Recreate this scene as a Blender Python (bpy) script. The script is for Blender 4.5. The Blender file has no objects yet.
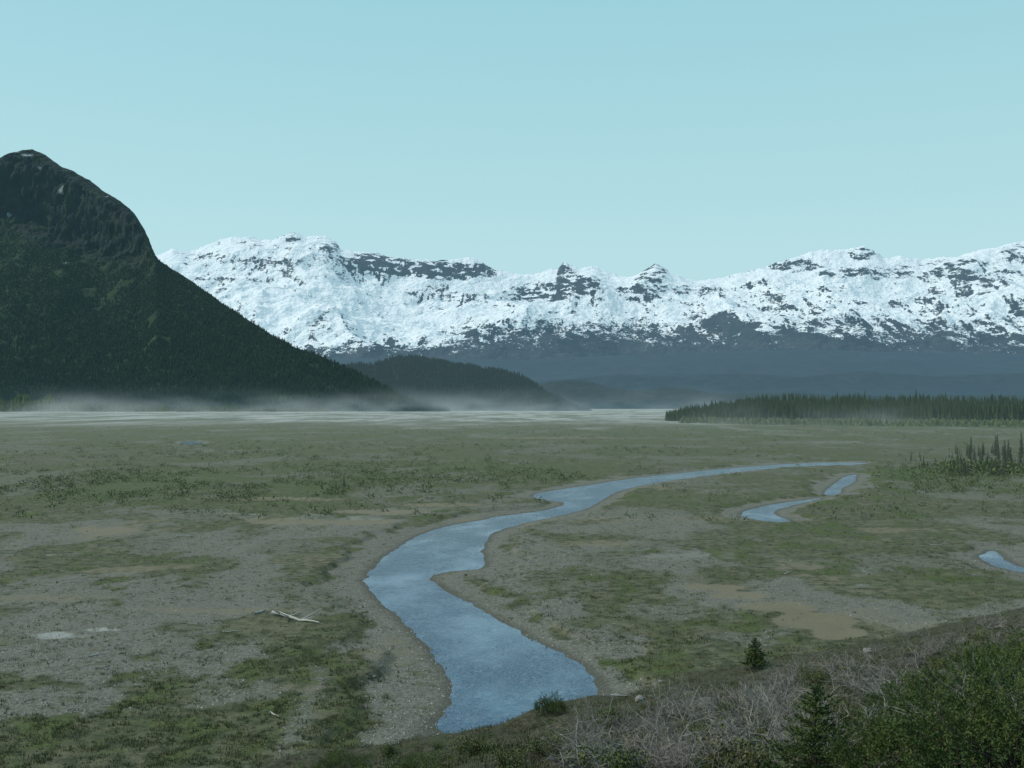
import bpy, math, random
import numpy as np
from mathutils import Vector
random.seed(7); RS=np.random.RandomState(7)
C=bpy.context.scene.collection
F=1050.0; HZ=405.0; H=15.0; WZ=-0.4
def smooth(a,b,x):
    t=np.clip((x-a)/(b-a),0,1); return t*t*(3-2*t)
# ---------------------------------------------------------------- numpy noise
def perlin(x,y,seed=0):
    xi=np.floor(x).astype(np.int64); yi=np.floor(y).astype(np.int64)
    xf=x-xi; yf=y-yi
    def g(ix,iy):
        h=(ix*374761393+iy*668265263+seed*974634777)&0xffffffff
        h=((h^(h>>13))*1274126177)&0xffffffff
        h=h^(h>>16)
        a=(h&0xffff)/65536.0*2*np.pi
        return np.cos(a),np.sin(a)
    def dot(ix,iy,dx,dy):
        c,s=g(ix,iy); return c*dx+s*dy
    u=xf*xf*xf*(xf*(xf*6-15)+10); v=yf*yf*yf*(yf*(yf*6-15)+10)
    a=dot(xi,yi,xf,yf); b=dot(xi+1,yi,xf-1,yf); c=dot(xi,yi+1,xf,yf-1); d=dot(xi+1,yi+1,xf-1,yf-1)
    return ((a*(1-u)+b*u)*(1-v)+(c*(1-u)+d*u)*v)*1.5
def fbm(x,y,o=4,seed=0,gain=.5):
    r=0;a=1;n=0
    x=np.asarray(x,float);y=np.asarray(y,float)
    for i in range(o):
        r=r+a*perlin(x,y,seed+i*17); n+=a; a*=gain
        x,y=(x*.8-y*.6)*2.03+13.1,(x*.6+y*.8)*2.03+7.7
    return r/n*1.3
def ridged(x,y,o=5,seed=0,gain=.5):
    r=0;a=1;n=0
    x=np.asarray(x,float);y=np.asarray(y,float)
    for i in range(o):
        r=r+a*(1-np.abs(perlin(x,y,seed+i*17))*2); n+=a; a*=gain
        x,y=(x*.8-y*.6)*2.03+13.1,(x*.6+y*.8)*2.03+7.7
    return r/n
# ---------------------------------------------------------------- water outlines (plain coordinates)
def GW(px,py):
    d=F*(H-WZ)/(py-HZ); return ((px-512)/F*d,d)
def chaikin(p,n=2):
    for _ in range(n):
        q=[]
        for i in range(len(p)):
            a=p[i];b=p[(i+1)%len(p)]
            q+= [(a[0]*.75+b[0]*.25,a[1]*.75+b[1]*.25),(a[0]*.25+b[0]*.75,a[1]*.25+b[1]*.75)]
        p=q
    return p
RIV=[(868,462.5),(820,462.2),(760,465.5),(700,471),(650,476),(610,481.5),(580,486.5),(545,491.5),(530,495),(540,500),(566,502),(560,507),(530,513),(497,516),(478,521),(455,524),(425,532),(400,545),(380,560),(364,577),(366,590),(385,605),(405,625),(420,640),(437,660),(450,680),(452,700),(440,715),(424,730),(420,775),
 (520,775),(640,725),(606,693),(600,684),(593,674),(575,660),(545,645),(515,630),(485,612),(455,595),(435,584),(430,576),(448,571),(478,570),(488,565),(482,554),(484,543),(494,532),(525,523),(560,516),(588,509),(602,500),(622,489.5),(660,482),(700,476.5),(750,470.5),(800,466.5),(868,464.8)]
CHA=[(860,474),(846,475.5),(838,481),(830,486.5),(824,492),(824,495.5),(836,495.5),(843,491),(840,489),(850,485),(857,480),(855,477)]
CHB=[(822,497.5),(796,501),(770,504.5),(742,511),(740,516),(762,521.5),(793,523),(788,519.5),(773,515),(775,510),(797,504.5),(822,499)]
CHC=[(1060,573),(1018,567),(1002,558),(994,550),(986,552),(976,557),(986,563),(1003,569),(1060,580)]
CHD=[(182,441.5),(202,441.5),(202,445),(182,445)]
POLY=[chaikin([GW(*q) for q in P]) for P in (RIV,CHA,CHB,CHC,CHD)]
def sdf_one(x,y,P,pad=14):
    out=np.full(x.shape,99.0)
    A=np.array(P)
    m=(x>A[:,0].min()-pad)&(x<A[:,0].max()+pad)&(y>A[:,1].min()-pad)&(y<A[:,1].max()+pad)
    if not m.any(): return out
    X=x[m];Y=y[m]; best=np.full(X.shape,1e9); ins=np.zeros(X.shape,bool)
    n=len(P)
    for i in range(n):
        ax,ay=P[i];bx,by=P[(i+1)%n]
        ex,ey=bx-ax,by-ay; L=ex*ex+ey*ey+1e-9
        wx=X-ax; wy=Y-ay
        t=np.clip((wx*ex+wy*ey)/L,0,1)
        dx=wx-t*ex; dy=wy-t*ey
        best=np.minimum(best,dx*dx+dy*dy)
        if abs(ey)>1e-9:
            c=((ay>Y)!=(by>Y))&(X<ex*(Y-ay)/ey+ax)
            ins^=c
    d=np.sqrt(best); d[ins]*=-1
    out[m]=np.minimum(d,99)
    return out
def sdf(x,y):
    r=np.full(x.shape,99.0)
    for P in POLY: r=np.minimum(r,sdf_one(x,y,P))
    return np.where(r<20,r+.28*fbm(x/3.5,y/3.5,3,8),r)
def toe(x,y):
    return (x+3.8)*.568-(y-48.0)*.823+1.2*fbm(x/7,y/7,3,5)
def bankw(x,y): return np.clip(1.4+1.3*fbm(x/9,y/9,2,3),.55,2.8)
def height(x,y,d=None):
    x=np.asarray(x,float);y=np.asarray(y,float)
    if d is None: d=sdf(x,y)
    s=toe(x,y)
    hill=.316*1.0*np.log1p(np.exp(np.clip(s/1.0,-30,30)))
    hill=np.where(s>25,.316*s,hill)
    hill=np.minimum(hill,13.3)
    base=.24*fbm(x/22,y/22,3,1)+.12*fbm(x/4,y/4,3,2)+.06
    low=np.where(d<0,WZ-.35*smooth(0,-2,d),WZ+.17*np.clip(d/3.5,0,1)**.8)+.015*fbm(x/1.5,y/1.5,2,9)
    bl=smooth(4.2,5.6,d*bankw(x,y))
    z=low*(1-bl)+np.maximum(base,-.2)*bl
    hw=smooth(-1,2.5,s)
    z=z*(1-hw)+hill+hw*(.42*fbm(x/5,y/5,3,31)+.10*fbm(x/1.1,y/1.1,2,32))
    u=512+F*x/np.maximum(y,1)
    z=z+11*smooth(880,1150,y)*smooth(680,770,u)*(1-smooth(1500,2200,y))
    return z
def hit(px,py):
    t=(px-512)/F; k=(py-HZ)/F
    d=np.geomspace(5,2500,2200)
    z=height(t*d,d); r=H-k*d
    i=np.argmax(z>=r)
    if i==0: i=len(d)-1
    dd=d[i]; return (t*dd,dd,float(z[i]))
GP=[(340,524,75,8,.8),(430,512,80,5,.6),(692,558,58,8,.8),(640,548,40,6,.5),(810,517,30,4,.4),(110,531,40,7,.6),(200,518,60,4,.5),(230,548,120,8,.55),(120,596,150,18,.7),
    (120,660,140,20,.8),(250,585,90,12,.5),(560,585,50,12,.4),(595,655,45,24,.85),(540,610,40,14,.8),(505,580,18,14,.7),(680,610,80,12,.5),(900,565,120,8,.5),(60,450,60,4,.4),(600,560,60,9,.5),(70,705,100,15,.7),(250,690,60,14,.6),(840,443,60,2.5,.5),(405,640,42,50,.85),(420,710,40,25,.8),(750,640,60,10,.5),(330,600,40,20,.6),(640,530,60,6,.5)]
PALE=[(60,636,32,3.2,.75),(105,630,24,2.4,.75),(240,515,20,1.6,.5),(690,556,40,4,.5),(838,442,24,1.6,.5),(335,519,45,2.6,.7),(420,509,40,1.8,.5)]
MUD=[(705,588,34,4,1.),(735,596,38,5,1.),(775,607,46,6,1.),(812,622,40,8,1.),(840,636,26,7,1.),(130,570,60,4,.6),(300,560,60,6,.5),(100,530,40,5,.8),(700,520,60,4,.5),(880,590,60,4,.4),(280,500,80,2,.7),(560,438,90,1.4,.6),(320,522,70,4,.95),(390,512,60,3,.8),(450,505,50,2.2,.7),(620,520,60,4,.5),(200,610,110,3,.6),(60,600,80,4,.6),(300,690,60,6,.5),(900,530,80,2.5,.6),(600,545,50,3,.6)]
GREEN=[(180,488,280,20,.6),(420,470,190,12,.55),(950,480,110,14,.75),(700,437,380,7,.45),(200,440,300,14,.45),(240,585,40,12,.45),(650,620,60,20,.25),(930,600,100,25,.35),(340,640,30,40,.3),(560,545,50,8,.35),(700,500,90,10,.4),(500,455,400,12,.4),(130,550,140,12,.25),(640,580,90,14,.3),(150,740,200,16,.4)]
def patch(u,v,L,nz):
    r=np.zeros(u.shape)
    for (a,b,ra,rb,s) in L:
        q=((u-a)/ra)**2+((v-b)/rb)**2
        r=np.maximum(r,s*(1-smooth(.3,1.6,q+nz*1.6)))
    return r
def masks(x,y,d=None):
    if d is None: d=sdf(x,y)
    yy=np.maximum(y,6)
    u=512+F*x/yy; v=405+F*H/yy
    n1=fbm(x/7,y/11,4,11); n2=fbm(x/2.2,y/3.4,3,12); n3=fbm(x/30,y/45,3,13)
    s=toe(x,y); hillm=smooth(-.8,1.2,s+n2)
    db=d*bankw(x,y)
    grav=1-smooth(2.4,5.2,db+2.2*n2)
    grav=np.maximum(grav,patch(u,v,GP,n1+n2*.6))
    grav=np.maximum(grav,(.52+.33*smooth(480,560,v))*smooth(-.08,.36,n3+.6*n1))
    mud=patch(u,v,MUD,n1*.7+n2*.4)
    green=np.clip(.26+.9*n1+.8*n2,0,1)
    green=np.maximum(green,patch(u,v,GREEN,n1)+.4*n2)
    green=np.clip(green*(1-grav*.75)*(1-mud),0,1)
    pale=patch(u,v,PALE,n2+.5*n1)
    mud=np.maximum(mud,.6*smooth(.22,.5,fbm(x/18,y/40,3,23)+.2*n2)*(1-green))
    far=1-smooth(415,433,v+7*fbm(x/160,y/300,4,21))
    far=far*(1-.8*smooth(690,760,u))
    st=smooth(.10,.35,fbm(x/60,y/200,4,22))*(1-smooth(424,450,v))*.55
    silt=np.clip(np.maximum(far,st)+pale,0,1)
    wet=(1-smooth(0,.9,d))
    return dict(grav=np.clip(grav,0,1)*(1-hillm),green=green*(1-hillm),silt=silt*(1-hillm),mud=mud*(1-hillm),hill=hillm,wet=wet*(1-hillm))
# ---------------------------------------------------------------- mesh helpers
def mesh_np(name,V,Fc,smooth_=False):
    V=np.ascontiguousarray(V,dtype=np.float32).reshape(-1,3); Fc=np.ascontiguousarray(Fc,dtype=np.int32)
    k=Fc.shape[1]; me=bpy.data.meshes.new(name)
    me.vertices.add(len(V)); me.vertices.foreach_set('co',V.ravel())
    me.loops.add(Fc.size); me.loops.foreach_set('vertex_index',Fc.ravel())
    me.polygons.add(len(Fc)); me.polygons.foreach_set('loop_start',np.arange(0,Fc.size,k,dtype=np.int32))
    me.polygons.foreach_set('use_smooth',np.full(len(Fc),smooth_))
    me.update(calc_edges=True); return me
def link(name,me,mat,parent=None):
    o=bpy.data.objects.new(name,me); C.objects.link(o)
    if mat: me.materials.append(mat)
    if parent: o.parent=parent
    return o
def tag(o,label,cat,group=None,kind=None):
    o['label']=label;o['category']=cat
    if group:o['group']=group
    if kind:o['kind']=kind
    return o
def gridfaces(nr,nc):
    i=np.arange(nr-1)[:,None]*nc+np.arange(nc-1)[None,:]
    return np.stack([i,i+1,i+nc+1,i+nc],-1).reshape(-1,4)
def attr(me,n,a):
    me.attributes.new(n,'FLOAT','POINT').data.foreach_set('value',np.ascontiguousarray(a.ravel(),dtype=np.float32))
# ---------------------------------------------------------------- material helpers
class M:
    def __init__(s,name):
        s.m=bpy.data.materials.new(name); s.m.use_nodes=True; s.nt=s.m.node_tree; s.nt.nodes.clear()
        s.out=s.nt.nodes.new('ShaderNodeOutputMaterial'); s._p=None
    def n(s,t,**k):
        q=s.nt.nodes.new(t)
        for a,b in k.items(): setattr(q,a,b)
        return q
    def set(s,sock,v):
        if isinstance(v,bpy.types.NodeSocket): s.nt.links.new(v,sock)
        else:
            if isinstance(v,tuple) and len(v)==3 and sock.type=='RGBA': v=v+(1,)
            sock.default_value=v
    def pos(s):
        if not s._p: s._p=s.n('ShaderNodeNewGeometry')
        return s._p.outputs['Position']
    def island(s): s.pos(); return s._p.outputs['Random Per Island']
    def noise(s,scale,detail=4,rough=.6,vec=None,sc=None):
        q=s.n('ShaderNodeTexNoise'); v=vec or s.pos()
        if sc:
            mp=s.n('ShaderNodeMapping'); s.set(mp.inputs['Vector'],v); mp.inputs['Scale'].default_value=sc; v=mp.outputs[0]
        s.set(q.inputs['Vector'],v); q.inputs['Scale'].default_value=scale; q.inputs['Detail'].default_value=detail; q.inputs['Roughness'].default_value=rough
        return q.outputs['Fac']
    def attr(s,n):
        q=s.n('ShaderNodeAttribute'); q.attribute_name=n; return q.outputs['Fac']
    def math(s,op,a,b=0.0,clamp=False):
        q=s.n('ShaderNodeMath',operation=op,use_clamp=clamp); s.set(q.inputs[0],a); s.set(q.inputs[1],b); return q.outputs[0]
    def step(s,x,a,b):
        q=s.n('ShaderNodeMapRange',interpolation_type='SMOOTHSTEP'); s.set(q.inputs[0],x); q.inputs[1].default_value=a;q.inputs[2].default_value=b; return q.outputs[0]
    def mix(s,f,a,b):
        q=s.n('ShaderNodeMix',data_type='RGBA'); s.set(q.inputs[0],f); s.set(q.inputs[6],a); s.set(q.inputs[7],b); return q.outputs[2]
    def bump(s,h,st=.5,dist=.1):
        q=s.n('ShaderNodeBump'); s.set(q.inputs['Height'],h); q.inputs['Strength'].default_value=st; q.inputs['Distance'].default_value=dist; return q.outputs[0]
    def pr(s,col,rough=.9,normal=None,spec=.2):
        q=s.n('ShaderNodeBsdfPrincipled'); s.set(q.inputs['Base Color'],col); s.set(q.inputs['Roughness'],rough); q.inputs['Specular IOR Level'].default_value=spec
        if normal: s.set(q.inputs['Normal'],normal)
        return q.outputs[0]
    def haze(s,sh,col,L,base=0.0,zk=0.0,zs=40.0):  # aerial perspective painted into the material as emission, growing with distance from the origin
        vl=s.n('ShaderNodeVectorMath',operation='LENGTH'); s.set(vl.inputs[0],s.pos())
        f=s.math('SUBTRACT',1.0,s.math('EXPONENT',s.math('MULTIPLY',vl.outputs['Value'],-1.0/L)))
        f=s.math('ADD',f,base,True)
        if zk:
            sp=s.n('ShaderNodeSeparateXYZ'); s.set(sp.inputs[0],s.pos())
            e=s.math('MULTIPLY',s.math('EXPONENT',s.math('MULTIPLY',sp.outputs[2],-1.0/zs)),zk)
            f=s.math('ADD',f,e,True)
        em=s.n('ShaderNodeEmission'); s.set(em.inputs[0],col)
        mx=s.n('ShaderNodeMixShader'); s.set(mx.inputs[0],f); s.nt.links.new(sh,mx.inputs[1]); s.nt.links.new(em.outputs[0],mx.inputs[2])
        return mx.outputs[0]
    def done(s,sh): s.nt.links.new(sh,s.out.inputs[0]); return s.m
# ---------------------------------------------------------------- ground material
def ground_mat():
    m=M('floodplain_ground')
    nf=m.noise(5,4,.75); nm=m.noise(1.0,4,.7); nl=m.noise(.16,3,.65); nff=m.noise(19,1,.7)
    gv=m.mix(m.step(nf,.36,.64),(.078,.082,.064),(.190,.188,.155))
    gv=m.mix(m.math('MULTIPLY',m.step(nff,.55,.72),.6),gv,(.28,.275,.23))
    gv=m.mix(m.math('MULTIPLY',m.step(nm,.52,.62),.55),gv,(.076,.084,.042))
    base=m.mix(m.step(nm,.38,.62),(.046,.056,.028),(.126,.126,.075))
    base=m.mix(m.math('MULTIPLY',m.step(nf,.52,.62),.8),base,(.034,.045,.019))
    base=m.mix(m.math('MULTIPLY',m.step(nl,.52,.66),.45),base,(.155,.145,.094))
    gr=m.mix(m.step(nf,.38,.64),(.037,.056,.017),(.096,.124,.038))
    gr=m.mix(m.math('MULTIPLY',m.step(nm,.55,.68),.5),gr,(.130,.130,.058))
    edge=m.math('MULTIPLY',m.math('SUBTRACT',nm,.5),1.5)
    c=m.mix(m.step(m.math('ADD',m.attr('grav'),edge),.25,.7),base,gv)
    c=m.mix(m.step(m.math('ADD',m.attr('green'),edge),.22,.8),c,gr)
    md=m.mix(nf,(.130,.120,.078),(.215,.195,.130))
    c=m.mix(m.math('MULTIPLY',m.step(m.math('ADD',m.attr('mud'),m.math('MULTIPLY',edge,.6)),.35,.75),.85),c,md)
    si=m.mix(m.step(m.noise(.02,4,.7,sc=(1,.25,1)),.38,.62),(.095,.115,.080),(.33,.345,.32))
    c=m.mix(m.step(m.math('ADD',m.attr('silt'),edge),.2,.95),c,si)
    hl=m.mix(m.step(nf,.38,.62),(.024,.028,.014),(.080,.074,.046))
    hl=m.mix(m.math('MULTIPLY',m.step(nm,.48,.60),.8),hl,(.038,.050,.018))
    c=m.mix(m.attr('hill'),c,hl)
    c=m.mix(m.math('MULTIPLY',m.attr('wet'),.6),c,(.05,.05,.04))
    h=m.math('ADD',m.math('MULTIPLY',nf,.8),m.math('MULTIPLY',nff,.2))
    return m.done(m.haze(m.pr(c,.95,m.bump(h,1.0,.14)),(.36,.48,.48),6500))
ys=np.concatenate([np.linspace(-22,7.9,24),np.geomspace(8,420,640),np.geomspace(423,32000,190)])
ts=np.linspace(-.78,.78,780)
Y,T=np.meshgrid(ys,ts,indexing='ij'); X=T*(Y+30)
x=X.ravel(); y=Y.ravel(); D=sdf(x,y)
Z=height(x,y,D)
me=mesh_np('ground',np.stack([x,y,Z],-1),gridfaces(len(ys),len(ts)),True)
for k,v in masks(x,y,D).items(): attr(me,k,v)
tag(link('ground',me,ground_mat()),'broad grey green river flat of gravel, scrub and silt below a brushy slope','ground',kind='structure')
# ---------------------------------------------------------------- water
def water_mat():
    m=M('river_water')
    a=m.noise(2.1,4,.7,sc=(1,.42,1)); b=m.noise(.13,4,.62,sc=(1.1,.6,1)); c=m.noise(6,2,.6,sc=(1,.4,1))
    h=m.math('ADD',m.math('MULTIPLY',a,.7),m.math('MULTIPLY',c,.25))
    q=m.n('ShaderNodeBump'); m.set(q.inputs['Height'],h); q.inputs['Distance'].default_value=.22
    rf=m.step(b,.30,.58)
    m.set(q.inputs['Strength'],m.math('ADD',m.math('MULTIPLY',rf,.6),.28))
    col=m.mix(rf,(.045,.095,.165),(.016,.048,.105))
    col=m.mix(m.math('MULTIPLY',m.step(a,.53,.68),.5),col,(.11,.18,.25))
    return m.done(m.pr(col,.10,q.outputs[0],.42))
wm=water_mat()
def water(name,P,label,cat,res=1.0):
    A=np.array(P); xs=np.arange(A[:,0].min()-3,A[:,0].max()+3,res); yy=np.arange(A[:,1].min()-3,A[:,1].max()+3,res)
    YY,XX=np.meshgrid(yy,xs,indexing='ij')
    Fq=gridfaces(len(yy),len(xs)); d=sdf_one((XX+res/2).ravel(),(YY+res/2).ravel(),P).reshape(XX.shape)[:-1,:-1].ravel()
    Fq=Fq[d<2.2]; used,inv=np.unique(Fq,return_inverse=True)
    V=np.stack([XX.ravel(),YY.ravel(),np.full(XX.size,WZ)],-1)[used]
    tag(link(name,mesh_np(name,V,inv.reshape(-1,4),True),wm),label,cat,kind='structure')
water('river',POLY[0],'blue main river channel winding through the gravel flat','river',.8)
water('side_channel',POLY[1],'small far water channel at right, beyond the crescent pool','water')
water('side_channel',POLY[2],'bright crescent of water on the flat right of the river','water')
water('side_channel',POLY[3],'short water channel at the right edge of the flat','water')
water('side_channel',POLY[4],'tiny bright pool on the far flat at left','water')
# ---------------------------------------------------------------- hills and mountains
def layer(name,pts,px0,px1,nc,nr,d0,dfun,gfun,back,base_py,amps,seed,disp=None):
    px=np.linspace(px0,px1,nc); P=np.array(pts); sky=np.interp(px,P[:,0],P[:,1])
    ang=(HZ-sky)/F; ba=(HZ-base_py)/F
    def blur(f):
        ker=np.hanning(max(int(nc*f)|1,3)); ker/=ker.sum()
        return np.convolve(np.pad(ang,len(ker)//2,mode='edge'),ker,'valid')
    bl=blur(.07); bm_=blur(.014)
    s=np.concatenate([np.linspace(0,1,nr),np.linspace(1.02,1.5,12)])
    S,PX=np.meshgrid(s,px,indexing='ij')
    d1=dfun(px,sky); Dp=d0+(d1-d0)[None,:]*S
    Xp=(PX-512)/F*Dp
    w=np.clip(S,0,1)**4; w2=np.clip(S,0,1)**26
    A=bl[None,:]*(1-w)+bm_[None,:]*w
    A=A*(1-w2)+ang[None,:]*w2
    g=gfun(np.clip(S,0,1),PX,Xp,Dp)
    env=np.clip(4*S*(1-S),0,1)**.7
    for (sc,am,kind) in amps:
        if kind=='R': nz=ridged(Xp/sc,Dp/(sc*1.6),3,seed,.4)-.35
        elif kind=='r': nz=ridged(Xp/sc,Dp/sc,5,seed)-.35
        else: nz=fbm(Xp/sc,Dp/sc,4,seed+3)
        g=g+am*nz*env
    g=np.where(g>.9,.9+.1*np.tanh((g-.9)/.1),g)
    g=np.where(S>=.999,np.maximum(g,.976),g)
    g=np.maximum(g,-.02)/.9762
    e=ba+(A-ba)*g
    Zp=H+e*Dp
    bk=np.clip((S-1)/.5,0,1); Zp=Zp*(1-bk*back)
    Zp[0,:]=-8
    Yp=Dp
    if disp is not None: Yp=Dp+disp(S,PX,Xp,Zp)
    me=mesh_np(name,np.stack([Xp,Yp,Zp],-1),gridfaces(len(s),nc),True)
    return me,Xp,Dp,Zp,S,PX,sky
SN=[(-400,270),(0,262),(100,262),(160,255),(172,248),(180,251),(190,252),(205,245),(222,239),(235,237),(248,236),(262,239),(272,240),(283,235),(293,231.5),(300,234),(312,236),(325,236),(335,241),(342,250),(352,251),(370,252),(390,256),(420,260),(445,260),(457,259),(470,257),(482,261),(492,268),(510,272),(525,274),(540,273),(550,268),(558,269),(564,261.5),(572,266),(580,269),(592,265),(600,269),(622,276),(636,276),(648,268),(656,263),(663,267),(672,273),(685,278),(700,281),(720,278),(740,273),(765,267),(780,261),(795,257),(810,252),(822,250),(838,250),(852,248.5),(864,246),(872,250),(885,257),(900,256),(915,259),(945,257),(960,256),(975,251),(1000,247),(1012,243),(1024,241),(1060,238),(1400,255)]
_p=np.array(SN,float); xs=np.arange(-400,1400,1.2); yy=np.interp(xs,_p[:,0],_p[:,1])-1.0*(ridged(xs/13.,xs*0+3.3,4,77)-.5)*2
me,Xp,Dp,Zp,S,PX,sky=layer('snow_mountains',list(zip(xs,yy)),60,1180,1700,270,12500,lambda px,sky:21500+0*px,lambda S,PX,X,Y:S**1.05,.5,406.3,[(3600,.26,'R'),(1700,.085,'r'),(520,.009,'r')],40)
pe=HZ-(Zp-H)/Dp*F
L=np.interp(PX,[60,300,430,470,520,600,700,800,900,1024,1180],[356,352,350,343,337,335,337,335,337,341,343])
Tt=np.interp(PX,[60,400,500,1180],[10,12,24,27])
a=np.clip((L-pe)/Tt,-1.8,1.25)
gx=np.gradient(Zp,axis=1)/np.gradient(Xp,axis=1); gy=np.gradient(Zp,axis=0)/np.maximum(np.gradient(Dp,axis=0),1)
steep=np.hypot(gx,gy)
n=fbm(Xp/420,Dp/900,5,50,.65); n2=fbm(Xp/2600,Dp/2600,4,51); nfine=fbm(Xp/230,Zp/90,4,52,.65)
rl=ridged(Xp/480+.3*n,Dp/1900,5,170,.6); rl2=ridged(Xp/260,Dp/700,4,171,.6)
dens_r=smooth(-.2,.4,fbm(Xp/2800,Dp/2200,3,172)+.25*smooth(.5,1.,steep))
a=a-1.05*smooth(.60,.78,rl)*dens_r-.6*smooth(.62,.82,rl2)*dens_r
a=a-.55*smooth(.25,.7,gx+.25*n)-.6*smooth(.5,1.1,steep+.4*n)-.2*smooth(.0,.5,n2+.5*n)*smooth(0,30,L-pe)
for (cx,cy,rx,ry,st) in [(372,258,30,5,1.8),(415,267,54,8,1.8),(455,273,36,7,1.7),(291,238,9,5,1.4),(330,247,10,5,1.1),(248,244,14,3,.8),(200,256,20,4,.8),(275,262,40,5,.5),(566,271,10,8,1.4),(540,291,34,9,1.3),(578,285,26,9,1.4),(480,270,16,7,1.2),(655,273,12,9,1.5),(642,291,26,9,1.3),(700,290,30,6,.9),(795,265,34,7,1.4),(862,254,16,6,1.4),(905,272,60,8,1.0),(960,262,30,4,.9),(835,272,22,6,1.1),(1015,248,16,5,1.2),(990,275,40,6,.9),(230,280,40,6,.5),(430,292,30,6,.6),(500,300,60,7,.6)]:
    q=((PX-cx)/rx)**2+((pe-cy)/ry)**2
    a=a-st*(1-smooth(.0,1.9,q+1.3*n))*np.clip(.75+1.8*nfine,0,1.8)
band=(1-smooth(.5,1.3,((PX-415)/80)**2+((pe-268-(PX-415)*.08)/12)**2))
a=a+band*.35*np.sin(pe*1.1-PX*.09+7*n)
attr(me,'snow',a)
m=M('snow_and_rock')
nz=m.noise(1/45.,4,.75,sc=(1,.35,1.9)); nb=m.noise(1/240.,4,.72,sc=(1.2,.4,1.9)); sm=m.noise(1/550.,4,.6)
k=m.math('ADD',m.attr('snow'),m.math('ADD',m.math('MULTIPLY',m.math('SUBTRACT',nz,.5),3.4),m.math('MULTIPLY',m.math('SUBTRACT',nb,.5),2.4)))
fac=m.step(k,-.05,.30)
rock=m.mix(m.step(nb,.35,.65),(.020,.030,.036),(.050,.058,.060))
col=m.mix(fac,rock,m.mix(nb,(.76,.83,.88),(.90,.92,.92)))
hz=m.mix(fac,(.125,.235,.315),(.50,.70,.80))  # painted air tint for the emission mix, paler over snow
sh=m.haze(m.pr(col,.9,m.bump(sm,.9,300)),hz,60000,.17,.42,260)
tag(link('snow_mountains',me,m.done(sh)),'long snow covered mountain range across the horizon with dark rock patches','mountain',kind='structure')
def hillmat(name,c1,c2,hc,L,base,zk,zs,sc):
    m=M(name); a=m.noise(sc,5,.75,sc=(1,.5,1.5)); b=m.noise(sc*.18,4,.6)
    c=m.mix(m.step(a,.35,.68),c1,c2); c=m.mix(m.math('MULTIPLY',m.step(b,.45,.65),.5),c,tuple(q*.6 for q in c1))
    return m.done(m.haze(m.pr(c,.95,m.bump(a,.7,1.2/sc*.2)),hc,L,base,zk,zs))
P1=[(0,358),(430,358),(520,360),(600,356),(700,352),(800,350),(900,352),(1024,354),(1300,350)]
me,*_=layer('foothills',P1,250,1200,500,60,7500,lambda px,sky:11500+0*px,lambda S,PX,X,Y:S,.4,407,[(1800,.16,'n'),(500,.05,'n')],60)
tag(link('foothills',me,hillmat('foothill_forest',(.020,.030,.028),(.045,.055,.048),(.090,.172,.235),14000,.12,.32,90,1/120.)),'dark blue forested foothills lying below the snowy range','foothills',kind='structure')
P1b=[(300,386),(520,384),(560,380),(620,374),(680,377),(740,373),(800,377),(860,371),(930,376),(1024,373),(1300,372)]
me,*_=layer('lower_foothills',P1b,300,1200,500,50,5600,lambda px,sky:7300+0*px,lambda S,PX,X,Y:S,.4,408,[(900,.25,'n'),(250,.09,'n')],64)
tag(link('lower_foothills',me,hillmat('lower_foothill_forest',(.014,.024,.022),(.042,.052,.045),(.080,.156,.208),11500,.12,.40,70,1/70.)),'darker nearer band of wooded foothills under the blue foothills','foothills',kind='structure')
P2=[(440,400),(500,392),(530,386),(555,381),(575,380),(592,382),(612,388),(640,391),(665,387),(690,389),(720,394),(790,393),(840,396),(960,395),(1200,396)]
_p=np.array(P2,float); xs=np.arange(440,1200,2.); yy=np.interp(xs,_p[:,0],_p[:,1])+.8*fbm(xs/9.,xs*0+2.3,3,89)
me,*_=layer('wooded_ridge',list(zip(xs,yy)),440,1150,500,40,4000,lambda px,sky:5200+0*px,lambda S,PX,X,Y:S,.4,409,[(500,.22,'n'),(120,.08,'n')],70)
tag(link('wooded_ridge',me,hillmat('ridge_forest',(.012,.022,.018),(.036,.046,.036),(.088,.160,.198),10500,.06,.42,28,1/50.)),'low hazy wooded ridge in the middle, in front of the foothills','ridge',kind='structure')
P3=[(200,372),(340,368),(358,365),(372,366),(388,360),(402,357),(415,357),(428,361),(440,361),(455,366),(470,366),(482,370),(498,370),(510,374),(521,376),(532,383),(541,390),(552,397),(566,404),(580,409),(600,411.5)]
_p=np.array(P3,float); xs=np.arange(200,600,2.); yy=np.interp(xs,_p[:,0],_p[:,1])+1.6*fbm(xs/12.,xs*0+2.3,3,79)*smooth(590,540,xs)
me3,X3,D3,Z3,S3,PX3,sk3=layer('wooded_hill',list(zip(xs,yy)),240,598,420,70,2650,lambda px,sky:2720+(HZ+5-sky)*12,lambda S,PX,X,Y:S,.5,411,[(300,.22,'n'),(80,.08,'n')],80)
tag(link('wooded_hill',me3,hillmat('wooded_hill_ground',(.012,.020,.012),(.03,.038,.022),(.090,.158,.188),7500,.0,.5,22,1/14.)),'low dark wooded hill trailing right from the foot of the big mountain','hill',kind='structure')
P4=[(-500,300),(-250,215),(-100,180),(-40,168),(0,158),(10,153),(20,150),(33,149),(45,155),(60,166),(75,172),(90,180),(105,192),(122,202),(135,214),(145,230),(151,245),(156,258),(170,267),(195,283),(225,305),(260,328),(300,349),(330,360),(352,370),(375,382),(400,396),(425,406),(450,411.5)]
_p=np.array(P4,float); xs=np.arange(-500,450,1.5); yy=np.interp(xs,_p[:,0],_p[:,1])+1.5*fbm(xs/11.,xs*0+1.3,4,78)*smooth(450,330,xs)
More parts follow.
